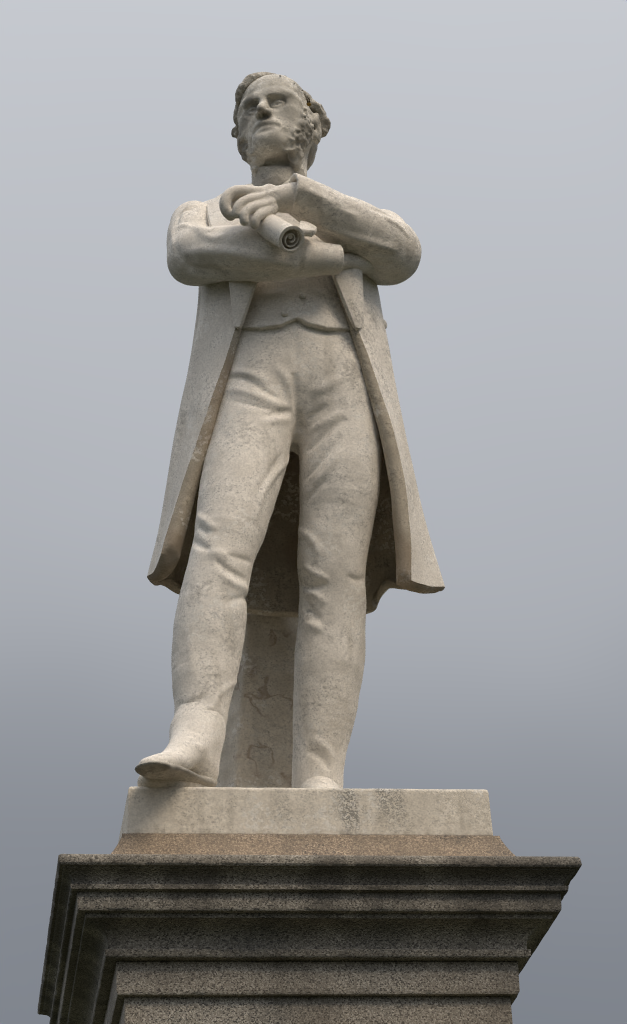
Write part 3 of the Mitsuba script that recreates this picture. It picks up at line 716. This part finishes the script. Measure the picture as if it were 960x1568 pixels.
# ------------------------------------------------------------------ statue: rolled paper in the hand
a, b = np.array([(-0.068, -0.270, 1.776)]).ravel(), np.array([(0.014, -0.440, 1.599)]).ravel()
L = np.linalg.norm(b - a)
turns = np.linspace(0, 2 * np.pi, 49)
R = 0.0365
prof = np.array([(R * 0.55, 0.0), (R, 0.0), (R * 0.99, L * 0.5), (R * 0.99, L - 0.010), (R * 1.06, L - 0.007), (R * 1.07, L - 0.001), (R * 1.0, L), (R * 0.86, L), (R * 0.78, L - 0.003), (R * 0.76, L - 0.028), (0.0, L - 0.03)])
roll = trimesh.creation.revolve(prof, sections=48)
core = trimesh.creation.revolve(np.array([(0.0075, L - 0.04), (0.0072, L - 0.012), (0.006, L - 0.009), (0.003, L - 0.009), (0, L - 0.012)]), sections=28)
core.apply_translation([-0.004, -0.004, 0])
an = np.linspace(0.6, 9.5, 60)
leaf = spline_sheet([[((0.0075 + 0.0022 * t) * math.cos(t), (0.0075 + 0.0020 * t) * math.sin(t), z + 0.002 * math.sin(1.3 * t)) for t in an] for z in (L - 0.035, L - 0.02, L - 0.005)], 90, 6)
lo_, li_ = solid_sheet(leaf, np.full(leaf.shape[:2], 0.003), 1)
M = trimesh.geometry.align_vectors([0, 0, 1], (b - a) / L)
M[:3, 3] = a
roll = trimesh.util.concatenate([roll, core, lo_, li_])
roll.apply_transform(M)
emit('statue__paper_roll', roll, 'marble', smooth=40, label='rolled paper held in the crossed arms')
flap = spline_sheet([[(0.050, -0.340, 1.704), (0.069, -0.335, 1.704), (0.090, -0.330, 1.693)], [(0.040, -0.375, 1.654), (0.061, -0.370, 1.656), (0.082, -0.365, 1.657)]], 10, 8)
fo, fi = solid_sheet(flap, np.full(flap.shape[:2], 0.02), 1)
emit('statue__paper_roll__loose_edge', trimesh.util.concatenate([fo, fi]), 'marble', smooth=30)

# ------------------------------------------------------------------ statue: stump behind the legs
c = Clay((-0.32, 0.1, -0.02), (0.28, 0.62, 0.98), 0.007)
sl, X, Y, Z = c.part((-3, -3, -3), (3, 3, 3))
d = np.full(c.D.shape, -1.0, np.float32)
A = np.array([(-0.106, 0.270, 0.285)]).ravel()
for n, p in (((0.05, -1, 0.0), A), ((-0.93, -0.36, 0.10), A + [0.0, 0.0, 0.0]), ((1, -0.2, 0.02), (0.19, 0.3, 0)), ((0, 1, 0.1), (0, 0.56, 0)), ((0.55, -0.82, 0.06), (0.10, 0.285, 0.45)), ((0, 0, 1), (0, 0, 0.95)), ((0, 0, -1), (0, 0, -0.01))):
    n = np.array(n, float) / np.linalg.norm(n)
    d = Clay.smin(-d, -((X - p[0]) * n[0] + (Y - p[1]) * n[1] + (Z - p[2]) * n[2]).astype(np.float32), 0.012) * -1
c.D = d.astype(np.float32)
c.D[[0, -1]] = c.D[:, [0, -1]] = 0.01
c.D[:, :, [0, -1]] = 0.01
c.rough(0.006, 9, 2)
c.rough(0.003, 34, 6)
emit('statue__stump', c.mesh(), 'marble_stump', label='stump of veined stone between the legs')

# ------------------------------------------------------------------ statue: head and hair (modelled upright, then turned)
# HEAD_BEGIN
HEAD_AT, HEAD_TURN = np.array([0.0447, -0.0285, 2.2580]), Rotation.from_euler('zxy', (-26.3, -6.0, -0.5), degrees=True).as_matrix()
c = Clay((-0.16, -0.19, -0.27), (0.16, 0.20, 0.2), 0.0026)
c.cut = 1.8
c.ball((0, 0.03, 0.035), (0.104, 0.132, 0.116), 0.02)
c.ball((0, -0.045, 0.05), (0.090, 0.077, 0.082), 0.05)
c.chain([(0, -0.05, -0.03, 0.078), (0, -0.07, -0.09, 0.05)], k=0.05)
rng = np.random.default_rng(5)
for e in (-1, 1):
    c.chain([(e * 0.080, 0.01, -0.07, 0.026), (e * 0.064, -0.035, -0.11, 0.027), (e * 0.022, -0.083, -0.140, 0.024)], k=0.05)
    c.ball((e * 0.060, -0.072, -0.03), (0.032, 0.028, 0.024), 0.03)
    c.ball((e * 0.058, -0.055, -0.075), (0.036, 0.034, 0.042), 0.04)
c.ball((0, -0.098, -0.137), (0.036, 0.028, 0.027), 0.035)
c.ball((0, -0.098, -0.092), (0.042, 0.030, 0.032), 0.03)
for e in (-1, 1):
    c.chain([(e * 0.010, -0.113, 0.008, 0.013), (e * 0.036, -0.114, 0.017, 0.013), (e * 0.062, -0.103, 0.017, 0.012), (e * 0.086, -0.072, 0.002, 0.011)], k=0.022)
    c.ball((e * 0.038, -0.120, -0.016), (0.029, 0.027, 0.019), 0.011, carve=True)
    c.ball((e * 0.020, -0.122, -0.010), (0.012, 0.020, 0.014), 0.010, carve=True)
    c.ball((e * 0.0375, -0.0895, -0.017), 0.0205, 0.003)
    c.fold([(e * 0.017, -0.098, -0.015), (e * 0.036, -0.106, -0.001), (e * 0.060, -0.092, -0.011)], 0.0065, 0.0042)
    c.fold([(e * 0.018, -0.098, -0.018), (e * 0.037, -0.104, -0.028), (e * 0.059, -0.092, -0.018)], 0.006, 0.0042)
    for up, r in ((24, 0.0052), (-26, 0.0044)):
        lid = []
        for az in np.linspace(-58, 58, 7):
            a_, b_ = math.radians(az), math.radians(up * math.cos(math.radians(az * 1.45)))
            lid.append((e * 0.0375 + 0.0205 * math.sin(a_) * math.cos(b_), -0.0895 - 0.0205 * math.cos(a_) * math.cos(b_), -0.017 + 0.0205 * math.sin(b_), r))
        c.chain(lid, k=0.002, fine=2)
    c.ball((e * 0.0375 - 0.002, -0.1105, -0.0165), (0.0052, 0.004, 0.0052), 0.001, carve=True)
    c.fold([(e * 0.022, -0.105, -0.036), (e * 0.040, -0.105, -0.043), (e * 0.058, -0.095, -0.037)], -0.0025, 0.006)
c.chain([(0, -0.108, 0.012, 0.013), (0, -0.120, -0.014, 0.0118), (0, -0.140, -0.038, 0.0125), (0, -0.152, -0.055, 0.0130)], k=0.016)
for e in (-1, 1):
    c.ball((e * 0.0155, -0.128, -0.058), (0.0110, 0.0165, 0.0115), 0.008)
    c.ball((e * 0.0085, -0.136, -0.070), (0.0058, 0.012, 0.009), 0.003, carve=True)
    c.fold([(e * 0.027, -0.122, -0.054), (e * 0.039, -0.108, -0.082), (e * 0.044, -0.098, -0.105)], -0.006, 0.007)
# mouth
c.chain([(-0.021, -0.115, -0.0975, 0.0065), (-0.008, -0.123, -0.0945, 0.0085), (0.008, -0.123, -0.0945, 0.0085), (0.021, -0.115, -0.0975, 0.0065)], k=0.01)
c.chain([(-0.017, -0.114, -0.110, 0.007), (0, -0.121, -0.112, 0.0095), (0.017, -0.114, -0.110, 0.007)], k=0.01)
c.fold([(-0.029, -0.108, -0.106), (-0.013, -0.122, -0.1025), (0, -0.128, -0.1035), (0.013, -0.122, -0.1025), (0.029, -0.108, -0.106)], -0.011, 0.005, taper=False)
c.fold([(-0.020, -0.11, -0.121), (0, -0.118, -0.1235), (0.020, -0.11, -0.121)], -0.0075, 0.008)
c.fold([(0, -0.128, -0.076), (0, -0.126, -0.088)], -0.003, 0.006)
for e in (-1, 1):
    c.fold([(e * 0.038, -0.1, -0.108), (e * 0.044, -0.09, -0.125), (e * 0.040, -0.085, -0.15)], -0.005, 0.008)
# ears
for e in (-1, 1):
    c.ball((e * 0.113, 0.026, -0.030), (0.015, 0.032, 0.050), 0.010, rot=(12, 0, e * 24))
    c.ball((e * 0.130, 0.016, -0.024), (0.014, 0.015, 0.027), 0.004, carve=True)
    c.ball((e * 0.108, 0.010, -0.070), (0.012, 0.014, 0.015), 0.008)
# neck, down into the collar
c.chain([(0, 0.03, -0.08, 0.076), (0, 0.03, -0.16, 0.068), (0, 0.02, -0.26, 0.066)], k=0.03)
c.fold([(-0.03, -0.05, -0.18), (-0.02, -0.055, -0.24)], 0.003, 0.01)
# whiskers down the jaw and on to the collar
for e in (-1, 1):
    c.chain([(e * 0.097, -0.012, 0.0, 0.010), (e * 0.098, -0.018, -0.045, 0.014), (e * 0.088, -0.036, -0.09, 0.018), (e * 0.070, -0.052, -0.125, 0.019), (e * 0.056, -0.053, -0.16, 0.019)], k=0.03)
    c.chain([(e * 0.078, -0.03, -0.115, 0.022), (e * 0.062, -0.040, -0.155, 0.023), (e * 0.060, -0.030, -0.185, 0.016), (e * 0.060, -0.025, -0.20, 0.010)], k=0.012)
    for i in range(80):
        t = rng.random()
        z = 0.0 - 0.20 * t
        x = e * (0.108 - 0.050 * t ** 1.6 + rng.normal(0, 0.006))
        y = -0.025 - 0.050 * t + rng.normal(0, 0.016)
        d1, d2 = rng.normal(0, 0.006), rng.normal(0, 0.010)
        c.fold([(x, y, z), (x - e * 0.006, y + d1, z - 0.014), (x - e * 0.008, y + d1 + d2, z - 0.030)], rng.choice([-0.013, 0.0075]), 0.0046)
c.rough(0.0014, 45, 4)
head = c


def place(m):
    m.vertices = m.vertices @ HEAD_TURN.T + HEAD_AT
    return m


emit('statue__head', place(c.mesh()), 'marble_head')

c = Clay((-0.18, -0.19, -0.20), (0.18, 0.22, 0.21), 0.0027)
# hair over the back and top
c.ball((0, 0.055, 0.036), (0.113, 0.122, 0.120), 0.02)
c.ball((0, 0.085, -0.05), (0.082, 0.065, 0.08), 0.03)
c.ball((0.022, -0.105, 0.03), (0.085, 0.112, 0.15), 0.03, carve=True)
# forelock swept over the brow
c.chain([(0.040, -0.030, 0.146, 0.010), (0.0, -0.078, 0.130, 0.010), (-0.038, -0.106, 0.112, 0.012), (-0.072, -0.104, 0.086, 0.012), (-0.092, -0.086, 0.062, 0.009)], k=0.02)
c.chain([(0.03, 0.03, 0.146, 0.014), (-0.04, -0.015, 0.130, 0.019), (-0.080, -0.035, 0.100, 0.021), (-0.100, -0.036, 0.07, 0.018), (-0.101, -0.03, 0.02, 0.012)], k=0.03)
c.chain([(0.0, -0.05, 0.128, 0.020), (-0.040, -0.075, 0.112, 0.024), (-0.066, -0.070, 0.085, 0.026), (-0.082, -0.055, 0.06, 0.018)], k=0.02)
# side masses over the ears
c.chain([(0.092, -0.040, 0.066, 0.010), (0.104, -0.008, 0.050, 0.019), (0.119, 0.034, 0.036, 0.023), (0.129, 0.052, 0.014, 0.021), (0.118, 0.070, -0.008, 0.018)], k=0.025)
c.chain([(-0.094, -0.045, 0.06, 0.012), (-0.106, -0.015, 0.04, 0.018), (-0.116, 0.008, 0.046, 0.019), (-0.130, 0.012, 0.040, 0.018), (-0.136, 0.012, 0.022, 0.015)], k=0.025)
for e in (-1, 1):
    for i in range(40):
        x, y, z = e * 0.14, rng.uniform(-0.04, 0.09), rng.uniform(-0.04, 0.075)
        c.fold([(x, y, z), (x, y + 0.022, z - 0.008), (x, y + 0.040, z - 0.025)], rng.choice([-0.016, 0.007]), 0.006)
for i in range(30):
    y = rng.uniform(-0.07, 0.1)
    c.fold([(0.03, y, 0.165), (-0.03, y - 0.01, 0.16), (-0.08, y - 0.01, 0.125), (-0.105, y + 0.005, 0.07)], rng.choice([-0.013, 0.004]), 0.0055)
c.rough(0.003, 60, 14)
emit('statue__hair', place(c.mesh()), 'marble_hair', label='swept hair with full sides over the ears')
# HEAD_END

# ------------------------------------------------------------------ small growth on the head
rng = np.random.default_rng(12)
root = np.array([(0.127, -0.126, 2.270)]).ravel()


def speck(at, r, seed):
    m = trimesh.creation.icosphere(2, r)
    m.vertices *= 1 + 0.7 * (meshkit.fbm(m.vertices / r * 1.3 + seed, 2, seed) - 0.5)[:, None]
    m.vertices = m.vertices * [1.2, 1.2, 0.7] + at
    return m


emit('plant_tuft__clump', speck(root, 0.006, 4), 'ochre_lichen')
for i in range(7):
    d = np.array([rng.normal(-0.2, 0.6), rng.normal(-0.5, 0.4), rng.uniform(0.3, 1.0)])
    d /= np.linalg.norm(d)
    L = rng.uniform(0.012, 0.026)
    mid = root + d * L * 0.5 + rng.normal(0, 0.003, 3)
    emit('plant_tuft__stem' + ('_%03d' % i if i else ''), tube(np.array([root, mid, root + d * L + rng.normal(0, 0.004, 3)]), [0.0011, 0.0009, 0.0005], 6), 'dry_plant')
labels['plant_tuft'] = {'label': 'small dry yellowish plant tuft growing in the hair above the ear', 'category': 'plant'}
for i, at in enumerate([(0.043, -0.138, 2.359), (0.084, -0.137, 2.333), (0.110, -0.120, 2.324)]):
    key = 'moss_clump' + ('_%03d' % i if i else '')
    emit(key, speck(np.array(at), (0.0023, 0.0018, 0.0022)[i], i + 2), 'dark_moss', category='moss', group='moss clumps on the crown',
         label=('dark moss clump on the very top of the head', 'dark moss clump in the middle of the bald crown edge', 'dark moss clump on the crown nearest the plant tuft')[i])
labels['statue'] = {'label': 'white marble statue of a standing man with crossed arms and long open coat', 'category': 'statue'}
